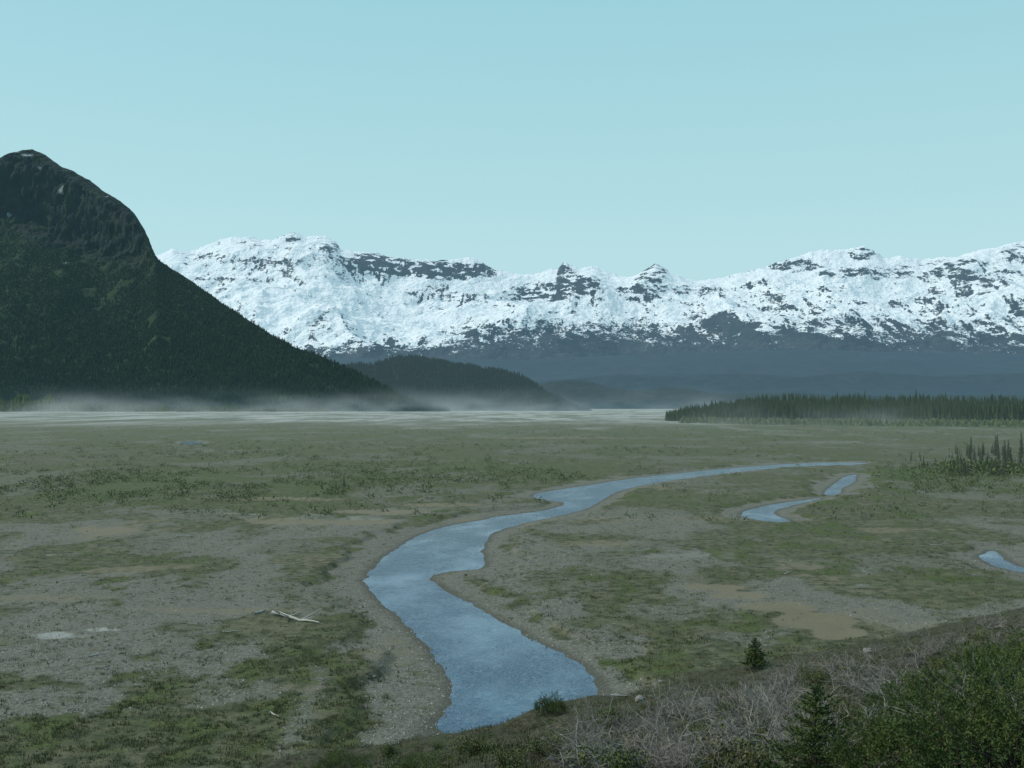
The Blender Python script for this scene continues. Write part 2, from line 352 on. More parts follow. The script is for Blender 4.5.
def g4(S,PX,X,Y):
    cb=np.interp(PX,[-500,0,60,100,140,156,175],[.7,.72,.68,.67,.76,.88,1.])
    sj=np.clip(S+.04*fbm(X/160,Y/160,3,90)*np.clip(4*S*(1-S),0,1),0,1)
    lo=cb*(sj/.84); mid=cb+(1-cb)*.8*smooth(.84,.915,sj); hi=(1-cb)*.20*np.clip((sj-.90)/.10,0,1)
    g=np.where(sj<.84,lo,mid+hi); k=smooth(.74,.99,cb)
    return g*(1-k)+S*k
def crag(S,PX,X,Z):
    e=smooth(.70,.86,S)*smooth(1.0,.97,S)*smooth(185,140,PX)
    return -e*(38*(ridged(X/70,Z/90,5,180,.6)-.4)+14*(ridged(X/22,Z/30,4,181,.6)-.4))
me4,X4,D4,Z4,S4,PX4,sk4=layer('forested_mountain',list(zip(xs,yy)),-330,450,860,300,2400,lambda px,sky:2450+(HZ+4-sky)*5.0,g4,.5,411.3,[(420,.05,'r'),(130,.014,'r'),(40,.004,'r')],95,crag)
pe4=HZ-(Z4-H)/D4*F
cliffpy=np.interp(PX4,[-500,0,60,100,140,152,175],[232,230,248,260,262,245,190])
rk=smooth(12,-10,pe4-cliffpy+16*fbm(X4/120,D4/120,4,97))
ptn=fbm(X4/50,Z4/50,4,120)
rk=rk*(1-.6*smooth(.0,.3,ptn))
sn=np.zeros(rk.shape)
for (cx,cy,rx,ry) in [(28,155,6,1.8),(62,190,3,3),(18,152,4,1.2),(108,197,2.5,1.3),(66,263,3,1.6),(9,215,2.5,1.2),(40,168,2.5,1.6)]:
    sn=np.maximum(sn,(1-smooth(.1,1.1,((PX4-cx)/rx)**2+((pe4-cy)/ry)**2+.9*fbm(X4/18,Z4/18,3,99)))*(S4>.4))
attr(me4,'rock',rk); attr(me4,'snow',sn)
glade=smooth(.15,.5,fbm(X4/170,D4/170,4,103)+.15*((PX4<170)&(pe4>225)&(pe4<330))-.12)*(1-rk)
attr(me4,'glade',glade)
m=M('mountain_forest_and_cliff')
a=m.noise(1/12.,4,.75); b=m.noise(1/140.,3,.6); cc=m.noise(1/24.,4,.75,sc=(1,.6,.8))
fo=m.mix(m.step(a,.35,.65),(.009,.022,.010),(.025,.045,.018)); fo=m.mix(m.math('MULTIPLY',m.step(b,.48,.62),.5),fo,(.026,.048,.016))
fo=m.mix(m.math('MULTIPLY',m.attr('glade'),.6),fo,(.032,.058,.020))
ro=m.mix(m.step(cc,.40,.66),(.004,.011,.011),(.020,.034,.030))
c=m.mix(m.attr('rock'),fo,ro); c=m.mix(m.math('MULTIPLY',m.attr('snow'),.8),c,(.5,.55,.57))
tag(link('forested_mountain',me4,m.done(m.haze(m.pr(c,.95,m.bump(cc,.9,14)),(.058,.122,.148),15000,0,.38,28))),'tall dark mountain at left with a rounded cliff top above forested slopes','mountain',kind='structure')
# ---------------------------------------------------------------- far forests as stuff
def cones(P,h,r,sides=5,tiers=2,seed=1):
    R=np.random.RandomState(seed); N=len(P); Vs=[];Fs=[];off=0
    for t in range(tiers):
        z0=h*(.06+.42*t*(1 if tiers==2 else .62)); z1=h*(.62+.38*t) if tiers==2 else h*(.5+.25*t)
        if t==tiers-1: z1=h
        rr=r*(1-.42*t*(1 if tiers==2 else .75)); a0=R.rand(N)*6.28
        ring=[]
        for k in range(sides):
            a=a0+k*2*np.pi/sides; q=rr*(.75+.5*R.rand(N))
            ring.append(np.stack([P[:,0]+q*np.cos(a),P[:,1]+q*np.sin(a),P[:,2]+z0-.05*h*R.rand(N)],-1))
        ap=np.stack([P[:,0],P[:,1],P[:,2]+z1],-1)
        V=np.stack(ring+[ap],1); Vs.append(V.reshape(-1,3))
        base=(np.arange(N)*(sides+1))[:,None,None]+off
        f=np.array([[k,(k+1)%sides,sides] for k in range(sides)])[None]
        Fs.append((base+f).reshape(-1,3)); off+=N*(sides+1)
    return np.concatenate(Vs),np.concatenate(Fs)
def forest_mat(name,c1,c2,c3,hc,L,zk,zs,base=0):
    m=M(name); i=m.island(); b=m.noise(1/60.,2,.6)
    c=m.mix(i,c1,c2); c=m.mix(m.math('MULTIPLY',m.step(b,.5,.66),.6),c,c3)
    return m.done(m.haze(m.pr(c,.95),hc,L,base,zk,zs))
def scatter_grid(Xg,Dg,Zg,ok,N,R):
    idx=np.argwhere(ok[:-1,:-1]); w=(np.abs((Xg[:-1,1:]-Xg[:-1,:-1])*(Dg[1:,:-1]-Dg[:-1,:-1])))[ok[:-1,:-1]]
    c=R.choice(len(idx),N,p=w/w.sum()); i=idx[c,0]; j=idx[c,1]; a=R.rand(N); b=R.rand(N)
    def f(G): return (G[i,j]*(1-a)+G[i+1,j]*a)*(1-b)+(G[i,j+1]*(1-a)+G[i+1,j+1]*a)*b
    return np.stack([f(Xg),f(Dg),f(Zg)],-1)
R=np.random.RandomState(5)
dens=fbm(X4/150,D4/150,4,101)
ok=(S4<.97)&(S4>.02)&((rk<.35)|(fbm(X4/50,D4/50,2,102)>.2))&(PX4>-120)&(dens+(S4<.5)*.5>-.5)&(S4<=1)&((glade<.6)|(fbm(X4/40,D4/40,2,104)>-.1))
P=scatter_grid(X4,D4,Z4,ok,44000,R); hh=(7+7*R.rand(len(P)))*np.clip(1.1-P[:,2]/1300,.4,1)
V,Fc=cones(P-[0,0,1],hh,hh*.24)
tag(link('mountain_forest',mesh_np('mountain_forest',V,Fc),forest_mat('dark_spruce',(.010,.023,.011),(.025,.044,.019),(.030,.052,.018),(.058,.122,.148),15000,.38,28)),'dark conifer forest covering the slopes of the big left mountain','forest',kind='stuff')
P=scatter_grid(X3,D3,Z3,(S3<=1.0)&(S3>.02)&(PX3>300)&(Z3>1),14000,R); hh=(7+9*R.rand(len(P)))*np.clip(.5+P[:,2]/40,.5,1); V,Fc=cones(P-[0,0,1],hh,hh*.24,seed=3)
tag(link('hill_forest',mesh_np('hill_forest',V,Fc),forest_mat('hazy_spruce',(.008,.017,.010),(.026,.040,.02),(.03,.045,.018),(.090,.158,.188),7500,.50,22)),'dark conifers covering the low hill beside the big mountain','forest',kind='stuff')
N=5200; px=R.uniform(-60,330,N); dd=R.uniform(2300,2460,N); P=np.stack([(px-512)/F*dd,dd,np.zeros(N)],-1); k=R.rand(N)<np.interp(px,[-60,60,150,330],[1,.9,.35,.25]); P=P[k]; uu=P[:,0]*F/P[:,1]+512
hh=(8+18*R.rand(len(P))**1.5)*np.interp(uu,[-60,40,90,330],[1.6,1.4,.7,.5])*(1+.5*fbm(uu/14.,uu*0,2,182)); V,Fc=cones(P,hh,hh*.34,seed=4)
tag(link('foot_thicket',mesh_np('foot_thicket',V,Fc),forest_mat('broadleaf',(.035,.062,.018),(.072,.110,.030),(.045,.08,.025),(.10,.17,.165),14000,.12,8)),'lighter green thicket along the foot of the left mountain','thicket',kind='stuff')
N=8500; px=R.uniform(666,1250,N); f=R.rand(N)**1.3; d0=np.interp(px,[672,760,1024,1250],[960,890,800,760]); dd=d0+f*330
keep=(px>685)|(R.rand(N)<.85); px=px[keep];dd=dd[keep];f=f[keep]
x_=(px-512)/F*dd; P=np.stack([x_,dd,height(x_,dd)],-1)
hh=(8+8*R.rand(len(P)))*np.interp(px,[666,690,740],[.6,.9,1.05])*(1+.28*fbm(px/22.,dd/120.,3,150))*np.where(R.rand(len(P))<.03,1.2,1)
V,Fc=cones(P,hh,hh*.15,6,3,seed=6)
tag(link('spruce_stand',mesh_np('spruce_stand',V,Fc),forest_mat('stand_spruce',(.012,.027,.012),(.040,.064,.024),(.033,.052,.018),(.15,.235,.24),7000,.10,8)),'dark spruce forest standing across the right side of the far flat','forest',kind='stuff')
N=2600; px=R.uniform(680,1250,N); d0=np.interp(px,[690,760,1024,1250],[930,860,760,730]); dd=d0-70+R.rand(N)*90; x_=(px-512)/F*dd; P=np.stack([x_,dd,height(x_,dd)],-1); hh=1.5+4.0*R.rand(N)**1.5
V,Fc=cones(P,hh,hh*.6,6,2,seed=16)
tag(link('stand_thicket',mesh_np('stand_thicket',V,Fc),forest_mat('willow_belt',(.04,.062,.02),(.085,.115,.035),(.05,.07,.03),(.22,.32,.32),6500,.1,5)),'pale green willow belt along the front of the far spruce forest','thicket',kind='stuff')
# ---------------------------------------------------------------- leaf clump helpers
def quads(Pc,dirv,ln,wd,R):
    N=len(Pc); d=dirv/np.linalg.norm(dirv,axis=1,keepdims=True)
    r=R.normal(size=(N,3)); s=np.cross(d,r); s/=np.linalg.norm(s,axis=1,keepdims=True)+1e-9
    ln=np.broadcast_to(ln,(N,))[:,None]; wd=np.broadcast_to(wd,(N,))[:,None]
    V=np.stack([Pc-s*wd*.35,Pc+s*wd*.35,Pc+d*ln*.6+s*wd*.5,Pc+d*ln-s*wd*.05],1)
    return V.reshape(-1,3),np.arange(N*4).reshape(-1,4)
def blades(P,n,h,spread,w,R,lean=.5):
    N=len(P)*n; B=np.repeat(P,n,0); hh=np.repeat(h,n)*(.5+.7*R.rand(N)); sp=np.repeat(spread,n)
    a=R.rand(N)*6.28; q=R.rand(N)**.6*sp; off=np.stack([np.cos(a)*q,np.sin(a)*q,0*q],-1); B=B+off
    tip=B+np.stack([np.cos(a)*hh*lean*R.rand(N),np.sin(a)*hh*lean*R.rand(N),hh],-1)
    b=R.rand(N)*6.28; s=np.stack([np.cos(b),np.sin(b),0*b],-1)*(np.repeat(w,n)[:,None])*.5
    V=np.stack([B-s-[0,0,.02],B+s-[0,0,.02],tip],1); return V.reshape(-1,3),np.arange(N*3).reshape(-1,3)
def leafmat(name,c1,c2,c3=None,rough=.7,haze=None,ps=.5):
    m=M(name); i=m.island(); c=m.mix(i,c1,c2)
    if c3: c=m.mix(m.math('MULTIPLY',m.step(m.noise(ps,3,.6),.45,.62),.8),c,c3)
    s=m.pr(c,rough)
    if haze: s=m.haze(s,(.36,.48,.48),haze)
    return m.done(s)
mat_grass=leafmat('grass_blades',(.050,.063,.022),(.130,.142,.060),(.185,.17,.088),haze=9000,ps=.25)
mat_scrub=leafmat('scrub_leaves',(.042,.066,.019),(.112,.150,.045),(.083,.100,.043),haze=8000,ps=.08)
def plainpts(N,v0,v1,R,pw=1.0,u0=-60,u1=1085):
    v=v0+(v1-v0)*R.rand(N)**pw; u=R.uniform(u0,u1,N); d=F*H/(v-405); x=(u-512)/F*d
    return x,d,u,v
R=np.random.RandomState(11)
x,y,u,v=plainpts(85000,492,790,R); D=sdf(x,y); mk=masks(x,y,D); DB=D*bankw(x,y)
w=np.clip(.34+.8*mk['green']-.30*mk['grav']-mk['mud']*.9+.5*((DB>3.6)&(DB<7)),0.02,1); keep=(D>.8)&(R.rand(len(x))<w*.85)&(mk['hill']<.4)
keep&=(fbm(x/1.4,y/1.4,3,130)>-.02)|(R.rand(len(x))<.15)
x,y,D=x[keep],y[keep],D[keep]; P=np.stack([x,y,height(x,y,D)],-1)
h=.07+.17*R.rand(len(P))**2; V,Fc=blades(P,8,h,.07+.18*R.rand(len(P)),.03+.025*R.rand(len(P)),R,.9)
tag(link('grass_tufts',mesh_np('grass_tufts',V,Fc),mat_grass),'short olive grass tufts dotted over the near gravel flat','grass',kind='stuff')
def bushcloud(x,y,D,hh,nl,ls,R,rw=.7):
    z=height(x,y,D); N=len(x); B=np.repeat(np.stack([x,y,z],-1),nl,0); H_=np.repeat(hh,nl)
    r=R.normal(size=(N*nl,3)); r/=np.linalg.norm(r,axis=1,keepdims=True); r*=(R.rand(N*nl,1)**.4)
    r[:,2]=np.abs(r[:,2]); q=r*np.stack([H_*rw,H_*rw,H_],-1)
    lump=1+.35*np.sin(r[:,0:1]*7+B[:,0:1])*np.cos(r[:,1:2]*6+B[:,1:2])
    Pc=B+q*lump; dr=r+R.normal(size=r.shape)*.6+[0,0,.4]
    return quads(Pc,dr,H_*ls,H_*ls*.55,R)
x,y,u,v=plainpts(26000,424,522,R,1.15); D=sdf(x,y); mk=masks(x,y,D)
n=fbm(x/30,y/60,3,140); clump=patch(u,v,[(985,472,60,7,1.4)],n*.5)
gg=patch(u,v,[(180,484,280,18,1),(400,474,230,14,1),(960,480,110,15,1.2),(970,470,90,9,1.3),(700,432,400,7,.4),(250,452,300,10,.7),(600,450,200,8,.4)],n)
keep=(D>3)&(R.rand(len(x))<np.clip(gg*.85+.10+clump,0,1))&(mk['grav']<.85)&(n+clump>-.2)
x,y,D,clump=x[keep],y[keep],D[keep],clump[keep]; hh=(.20+.8*R.rand(len(x))**2.6)*(1+1.0*clump); V,Fc=bushcloud(x,y,D,hh,16,.42,R,1.2)
tag(link('willow_scrub',mesh_np('willow_scrub',V,Fc),mat_scrub),'low green willow scrub spread over the middle of the flat','scrub',kind='stuff')
x,y,u,v=plainpts(13000,500,760,R,1.0); D=sdf(x,y); mk=masks(x,y,D); n=fbm(x/6,y/6,3,141); DB=D*bankw(x,y)
keep=(DB>3.4)&(R.rand(len(x))<np.clip(mk['green']*.5+.07+.4*((DB>3.6)&(DB<7)),0,1))&(n>-.08)&(mk['hill']<.3)&(mk['mud']<.35)
x,y,D=x[keep],y[keep],D[keep]; hh=(.07+.22*R.rand(len(x))**2.2); V,Fc=bushcloud(x,y,D,hh,34,.30,R,1.3)
tag(link('dwarf_scrub',mesh_np('dwarf_scrub',V,Fc),leafmat('dwarf_leaves',(.038,.050,.019),(.108,.120,.046),(.17,.15,.075),haze=9000,ps=.3)),'ankle high mixed scrub scattered over the near flat','scrub',kind='stuff')
x,y,u,v=plainpts(32000,520,770,R,.8); D=sdf(x,y); mk=masks(x,y,D)
keep=(D>-.9)&(mk['grav']>.35)&(R.rand(len(x))<.7)&(mk['hill']<.5); x,y,D=x[keep],y[keep],D[keep]; N=len(x)
r=.03+.08*R.rand(N)**3; z=height(x,y,D)
oc=np.array([[1,0,0],[0,1,0],[-1,0,0],[0,-1,0],[0,0,.7],[0,0,-.5]]); V=(np.stack([x,y,z],-1)[:,None]+oc[None]*r[:,None,None]*(.7+.6*R.rand(N,6,1)))
f=np.array([[0,1,4],[1,2,4],[2,3,4],[3,0,4]]); Fc=((np.arange(N)*6)[:,None,None]+f[None]).reshape(-1,3)
tag(link('gravel_stones',mesh_np('gravel_stones',V.reshape(-1,3),Fc),leafmat('stones',(.09,.09,.08),(.31,.305,.27),rough=.9)),'loose grey stones on the gravel bars beside the river','stones',kind='stuff')
N=26000; u=R.uniform(250,1100,N); dd=R.uniform(7,75,N); x=(u-512)/F*dd; y=dd; s=toe(x,y); keep=(s>-.5)&(R.rand(N)<np.clip(14/dd+.3,0,1))&(fbm(x/1.5,y/1.5,3,160)>-.15); x,y=x[keep],y[keep]
P=np.stack([x,y,height(x,y)],-1); V,Fc=blades(P,8,.05+.13*R.rand(len(P))**1.5,.1+.15*R.rand(len(P)),.014+.016*R.rand(len(P)),R,1.2)
tag(link('slope_grass',mesh_np('slope_grass',V,Fc),leafmat('slope_grass_blades',(.042,.046,.022),(.125,.115,.062),(.055,.070,.022),ps=.35)),'brown and green grass covering the near slope','grass',kind='stuff')
N=7500; u=R.uniform(330,1100,N); dd=R.uniform(8,75,N); x=(u-512)/F*dd; y=dd; s=toe(x,y); n=fbm(x/3.2,y/3.2,3,165); keep=(s>.2)&(n>.0)&(R.rand(N)<np.clip(18/dd+.3,0,1)); x,y=x[keep],y[keep]
V,Fc=bushcloud(x,y,sdf(x,y),.07+.14*R.rand(len(x)),44,.22,R,1.6)
tag(link('heath_mat',mesh_np('heath_mat',V,Fc),leafmat('heath_leaves',(.020,.034,.012),(.062,.080,.024),(.085,.070,.036),ps=.6)),'low dark heath plants matting the near slope between the willows','heath',kind='stuff')
# ---------------------------------------------------------------- plants built as things
def tube(VV,FF,pts,rs,sides=4):
    off=len(VV)
    for i,(p,r) in enumerate(zip(pts,rs)):
        a=pts[max(i-1,0)];b=pts[min(i+1,len(pts)-1)]; d=(b-a).normalized()
        s=d.cross(Vector((.31,.57,.76))).normalized(); t=d.cross(s)
        for k in range(sides):
            an=k*2*math.pi/sides; VV.append(tuple(p+(s*math.cos(an)+t*math.sin(an))*r))
    for i in range(len(pts)-1):
        for k in range(sides):
            q=(k+1)%sides; FF.append((off+i*sides+k,off+i*sides+q,off+(i+1)*sides+q,off+(i+1)*sides+k))
def mk_mesh(n,V,Fc): return mesh_np(n,np.array(V),np.array(Fc))
def empty(name,loc,label,cat,group=None):
    o=bpy.data.objects.new(name,None); C.objects.link(o); o.location=loc; o.empty_display_size=.3
    return tag(o,label,cat,group)
def dup(root,loc,rz,sc,label,group=None):
    r=root.copy(); C.objects.link(r); r.location=loc; r.rotation_euler=(0,0,rz); r.scale=(sc[0],sc[0],sc[1]) if isinstance(sc,tuple) else (sc,sc,sc)
    r['label']=label
    if group: r['group']=group
    elif 'group' in r: del r['group']
    for ch in list(root.children):
        c=ch.copy(); C.objects.link(c); c.parent=r
    return r
mat_bark=leafmat('conifer_bark',(.05,.04,.03),(.08,.065,.05),rough=.9)
mat_needle=leafmat('conifer_needles',(.018,.042,.012),(.068,.108,.026),(.100,.125,.032),ps=2.2)
mat_needle_far=leafmat('far_conifer_needles',(.020,.040,.014),(.058,.088,.028),haze=3800)
mat_branch=leafmat('grey_willow_branches',(.11,.102,.09),(.36,.34,.305),(.17,.155,.135),rough=.85,ps=1.2)
mat_leaf=leafmat('dwarf_birch_leaves',(.045,.065,.016),(.115,.142,.040),(.080,.082,.030))
mat_wood=leafmat('bleached_wood',(.30,.29,.26),(.48,.46,.42),rough=.85)
def conifer(h,r,wh,nb,nn,nl,nw,seed,up=.15,irr=.3):
    R=np.random.RandomState(seed); V=[];Fq=[]
    pts=[Vector((.01*h*math.sin(i*1.3+seed),.01*h*math.cos(i*1.7+seed),h*i/6)) for i in range(7)]
    tube(V,Fq,pts,[h*.022*(1-i/6.5)+.002 for i in range(7)],6)
    Pc=[];Dr=[];Ln=[]
    for i in range(wh):
        f=(i+.3)/wh; z0=h*(.05+.93*f)
        for b in range(nb):
            a=R.rand()*6.28; L_=r*((1-f)**.85+.05)*(1-irr+2*irr*R.rand()); zz=z0+R.normal()*h*.02
            n_=max(4,int(nn*(L_/r)+3)); t=R.rand(n_)**.7
            px=np.cos(a)*L_*t; py=np.sin(a)*L_*t; side=R.normal(size=n_)*L_*.16*t
            pz=zz+L_*t*up+L_*.22*(t**2)*(.4 if f<.6 else 1.2)-L_*.1*t
            Pc.append(np.stack([px-np.sin(a)*side,py+np.cos(a)*side,pz],-1))
            ya=a+R.normal(size=n_)*.8; Dr.append(np.stack([np.cos(ya),np.sin(ya),.25+.5*R.normal(size=n_)+f*.5],-1))
            Ln.append(nl*(.6+.8*R.rand(n_))*(1-.45*f))
    Pc=np.concatenate(Pc);Dr=np.concatenate(Dr);Ln=np.concatenate(Ln)
    tip=14; Pc=np.concatenate([Pc,np.stack([0*np.ones(tip),0*np.ones(tip),h*(.88+.10*R.rand(tip))],-1)]); Dr=np.concatenate([Dr,np.stack([R.normal(size=tip)*.3,R.normal(size=tip)*.3,np.ones(tip)],-1)]); Ln=np.concatenate([Ln,np.full(tip,nl*.6)])
    cv,cf=quads(Pc,Dr,Ln,nw,R)
    return mk_mesh('trunk',V,Fq),mesh_np('crown',cv,cf)
def conifer_thing(name,loc,label,cat,args,mat,group=None):
    t,c=conifer(*args); e=empty(name,loc,label,cat,group); link('trunk',t,mat_bark,e); link('crown',c,mat,e); return e
PS=[(conifer_thing('spruce_tree',(0,0,0),'','tree',(8,1.0+.2*(s-22),22,7,8,.42,.15,s,.05,.4),mat_needle_far)) for s in (21,22,23)]
used=[False]*3
def place_spruce(px,py,hpx,label,group):
    k=random.randrange(3); x,y,z=hit(px,py); sc=hpx*y/F/8
    if not used[k]:
        used[k]=True;o=PS[k];o.location=(x,y,z);o.rotation_euler=(0,0,random.random()*6);o.scale=(sc*1.1,sc*1.1,sc);o['label']=label
        if group:o['group']=group
    else: o=dup(PS[k],(x,y,z-.05),random.random()*6.28,(sc*random.uniform(.75,1.1),sc),label,group)
    return o
gl='narrow dark spruce in the clump on the flat at the right edge'
for i in range(110):
    px=random.choice([random.gauss(968,14),random.gauss(1000,14),random.uniform(890,1030),random.uniform(940,1030)]); px=min(max(px,884),1034)
    py=random.uniform(453,477) if px>940 else random.uniform(453,470)
    hp=(5+(px-890)/130*12)*random.choice([.35,.5,.7,.85,1.0,1.1,1.35])
    place_spruce(px,py,max(hp,4),gl,'spruces in the clump at the right edge')
for px,py,hp in [(668,420,6),(675,420,8),(684,421,9),(694,422,11),(704,423,11)]:
    place_spruce(px,py,hp,'small spruce at the left tip of the far spruce forest','spruces at the tip of the far forest')
for px,py,hp,lb in [(344,487,13,'small dark lone spruce on the mid left flat, the larger of a close pair'),(336,489,7,'tiny spruce just left of a larger one on the mid left flat'),(322,489,9,'small dark spruce on the mid left flat, left of the close pair'),(455,492,5,'tiny dark spruce on the flat near the upper river bend'),(905,500,6,'tiny spruce on the flat right of the far side channel'),(262,476,6,'tiny dark spruce at the left end of the mid left scrub')]:
    place_spruce(px,py,hp,lb,None)
conifer_thing('spruce_sapling',hit(755,668),'dark bushy young spruce at the foot of the slope beside the mud channel','sapling',(1.45,.58,16,9,26,.11,.045,31),mat_needle)
def sapling(px,py,label,args):
    x,y,z=hit(px,py); conifer_thing('spruce_sapling',(x,y,z-.05),label,'sapling',args,mat_needle)
sapling(815,776,'young spruce with a pointed top at the bottom edge of the near slope',(1.12,.48,17,10,70,.055,.014,33,.25))
sapling(770,800,'short spruce seedling left of the pointed spruce at the bottom edge',(.5,.3,11,8,45,.05,.013,34,.3))
def mound(seed,rad,hh,shoots,npn):
    R=np.random.RandomState(seed); N=shoots
    a=R.rand(N)*6.28; q=np.sqrt(R.rand(N)); bx=rad*q*np.cos(a); by=rad*q*np.sin(a)
    top=hh*np.sqrt(np.clip(1-q**2*.9,0.05,1))*(1+1.0*fbm(bx/(rad*.35)+seed,by/(rad*.35),3,seed)); bz=top*(.35+.65*R.rand(N)**.5)
    d=np.stack([bx/rad*1.3+R.normal(size=N)*.6,by/rad*1.3+R.normal(size=N)*.6,.25+.6*R.rand(N)],-1); d/=np.linalg.norm(d,axis=1,keepdims=True)
    L_=.12+.20*R.rand(N)**1.5; B=np.stack([bx,by,bz],-1)
    Bn=np.repeat(B,npn,0); dn=np.repeat(d,npn,0); t=R.rand(N*npn)*np.repeat(L_,npn)
    dr=dn*1.0+R.normal(size=dn.shape)*.75
    V,Fc=quads(Bn+dn*t[:,None]+R.normal(size=dn.shape)*.008,dr,.028+.016*R.rand(N*npn),.011,R)
    SV=[];SF=[]; rr=random.Random(seed)
    for k in range(30):
        an=rr.random()*6.28; l=rad*rr.uniform(.5,1.05); p=Vector((0,0,0)); pts=[p.copy()]
        for j in range(5):
            p=p+Vector((math.cos(an)*l/5,math.sin(an)*l/5,hh*.2*rr.uniform(.2,1.3))); an+=rr.uniform(-.3,.3); pts.append(p.copy())
        tube(SV,SF,pts,[.016*(1-j/6.5) for j in range(6)],4)
    return mk_mesh('stems',SV,SF),mesh_np('needles',V,Fc)
md=[mound(s,1.0,.6,950,24) for s in (61,62,63)]
mspots=[(1018,775,1.0,1.25,'largest dark green spreading conifer shrub in the bottom right corner'),(955,772,.85,1.1,'dark spreading conifer shrub on the bottom edge, left of the corner shrub'),
 (890,774,.6,.9,'low dark conifer shrub on the bottom edge right of the pointed spruce'),(985,718,.95,1.1,'dark green conifer shrub behind the corner shrub on the slope'),
 (1045,696,1.1,1.3,'tall dark conifer shrub against the right edge of the slope'),(915,722,.7,.8,'dark conifer shrub on the slope among grey willows'),(700,780,.6,.3,'flat dark conifer mat on the bottom edge below the grey willows'),
 (550,714,.55,1.0,'small round dark conifer shrub at the river end by the slope'),(430,768,.7,.4,'low dark conifer shrub at the bottom edge left of the river end'),(340,772,.9,.7,'low dark conifer shrub on the bottom edge left of centre'),(1005,672,.9,.9,'upper dark conifer shrub on the slope near the right edge')]
for i,(px,py,sr,sh_,lb) in enumerate(mspots):
    x,y,z=hit(px,py); e=empty('spreading_conifer',(x,y,z-.08),lb,'shrub'); e.rotation_euler=(0,0,i*1.9); e.scale=(sr,sr,sh_)
    st,nd_=md[i%3]
    for nm,mm,mt in (('stems',st,mat_bark),('needles',nd_,mat_needle)):
        if len(mm.materials)==0: mm.materials.append(mt)
        o=bpy.data.objects.new(nm,mm); C.objects.link(o); o.parent=e
def willow(seed,h,stems,leaves=0,wild=.3,rad=.014,nb=(5,3)):
    rr=random.Random(seed); SV=[];SF=[];tips=[]
    def grow(p,d,l,r,segs,lev):
        pts=[p.copy()];rs=[r]
        for j in range(segs):
            d=(d+Vector((rr.gauss(0,wild),rr.gauss(0,wild),rr.gauss(.0,wild*.7)))).normalized()
            if p.z<.1 and d.z<.1: d.z=.3; d.normalize()
            p=p+d*(l/segs); pts.append(p.copy()); rs.append(r*(1-.7*(j+1)/segs))
        tube(SV,SF,pts,rs,4 if lev==0 else 3)
        if lev<2:
            for b in range(nb[lev]):
                k=rr.randint(1,segs); q=pts[k-1].lerp(pts[k],rr.random())
                dd=(d+Vector((rr.gauss(0,.7),rr.gauss(0,.7),rr.gauss(.1,.5)))).normalized()
                grow(q,dd,l*rr.uniform(.3,.6),rs[k]*.6+.0014,(4,3)[lev] ,lev+1)
        else: tips.append((p,d))
    for s in range(stems):
        a=rr.random()*6.28; t=rr.uniform(.5,2.2)
        grow(Vector((rr.gauss(0,.04),rr.gauss(0,.04),-.05)),Vector((math.cos(a)*t,math.sin(a)*t,1)).normalized(),h*rr.uniform(.6,1.15),rad,7,0)
    out=[mk_mesh('branches',SV,SF)]
    if leaves:
        R=np.random.RandomState(seed); P=np.array([tuple(t[0]) for t in tips]); P=np.repeat(P,leaves,0)+R.normal(size=(len(P)*leaves,3))*.05
        V,Fc=quads(P,R.normal(size=P.shape)+[0,0,.3],.035,.026,R); out.append(mesh_np('leaves',V,Fc))
    return out
def shrub_thing(ms,label,group,name):
    e=empty(name,(0,0,0),label,'shrub',group)
    for nm,mm,mt in zip(('branches','leaves'),ms,(mat_branch,mat_leaf)): link(nm,mm,mt,e)
    return e
BW=[shrub_thing(willow(s,1.15,9,0,.32,.015,(6,3)),'','','willow_shrub') for s in (71,72,73,74)]
LB=[shrub_thing(willow(s,.45,11,9,.35,.008,(6,4)),'','','leafy_shrub') for s in (81,82,83)]
def scatter_things(protos,spots,label,group):
    for i,(loc,sc) in enumerate(spots):
        if i<len(protos):
            o=protos[i]; o.location=loc; o.scale=(sc,)*3; o.rotation_euler=(0,0,random.random()*6.28); o['label']=label; o['group']=group
        else: dup(protos[i%len(protos)],loc,random.random()*6.28,sc,label,group)
spots=[]
while len(spots)<140:
    px=random.uniform(570,1050); lo=np.interp(px,[520,600,700,800,900,1024,1060],[752,728,702,672,640,610,600]); py=lo+ (790-lo)*random.random()**1.25
    x,y,z=hit(px,py)
    if y<8.5: continue
    spots.append(((x,y,z),random.uniform(.5,1.05)*(1.0 if y>14 else .8)))
scatter_things(BW,spots,'bare grey willow shrub among others on the near slope','bare grey willows on the near slope')
spots=[]
while len(spots)<60:
    px=random.uniform(330,1040); lo=np.interp(px,[330,430,600,800,1024],[758,750,718,672,618]); py=lo+(790-lo)*random.random()
    x,y,z=hit(px,py)
    if y<9: continue
    spots.append(((x,y,z),random.uniform(.6,1.15)))
scatter_things(LB,spots,'low leafy olive green shrub among others on the near slope','leafy shrubs on the near slope')
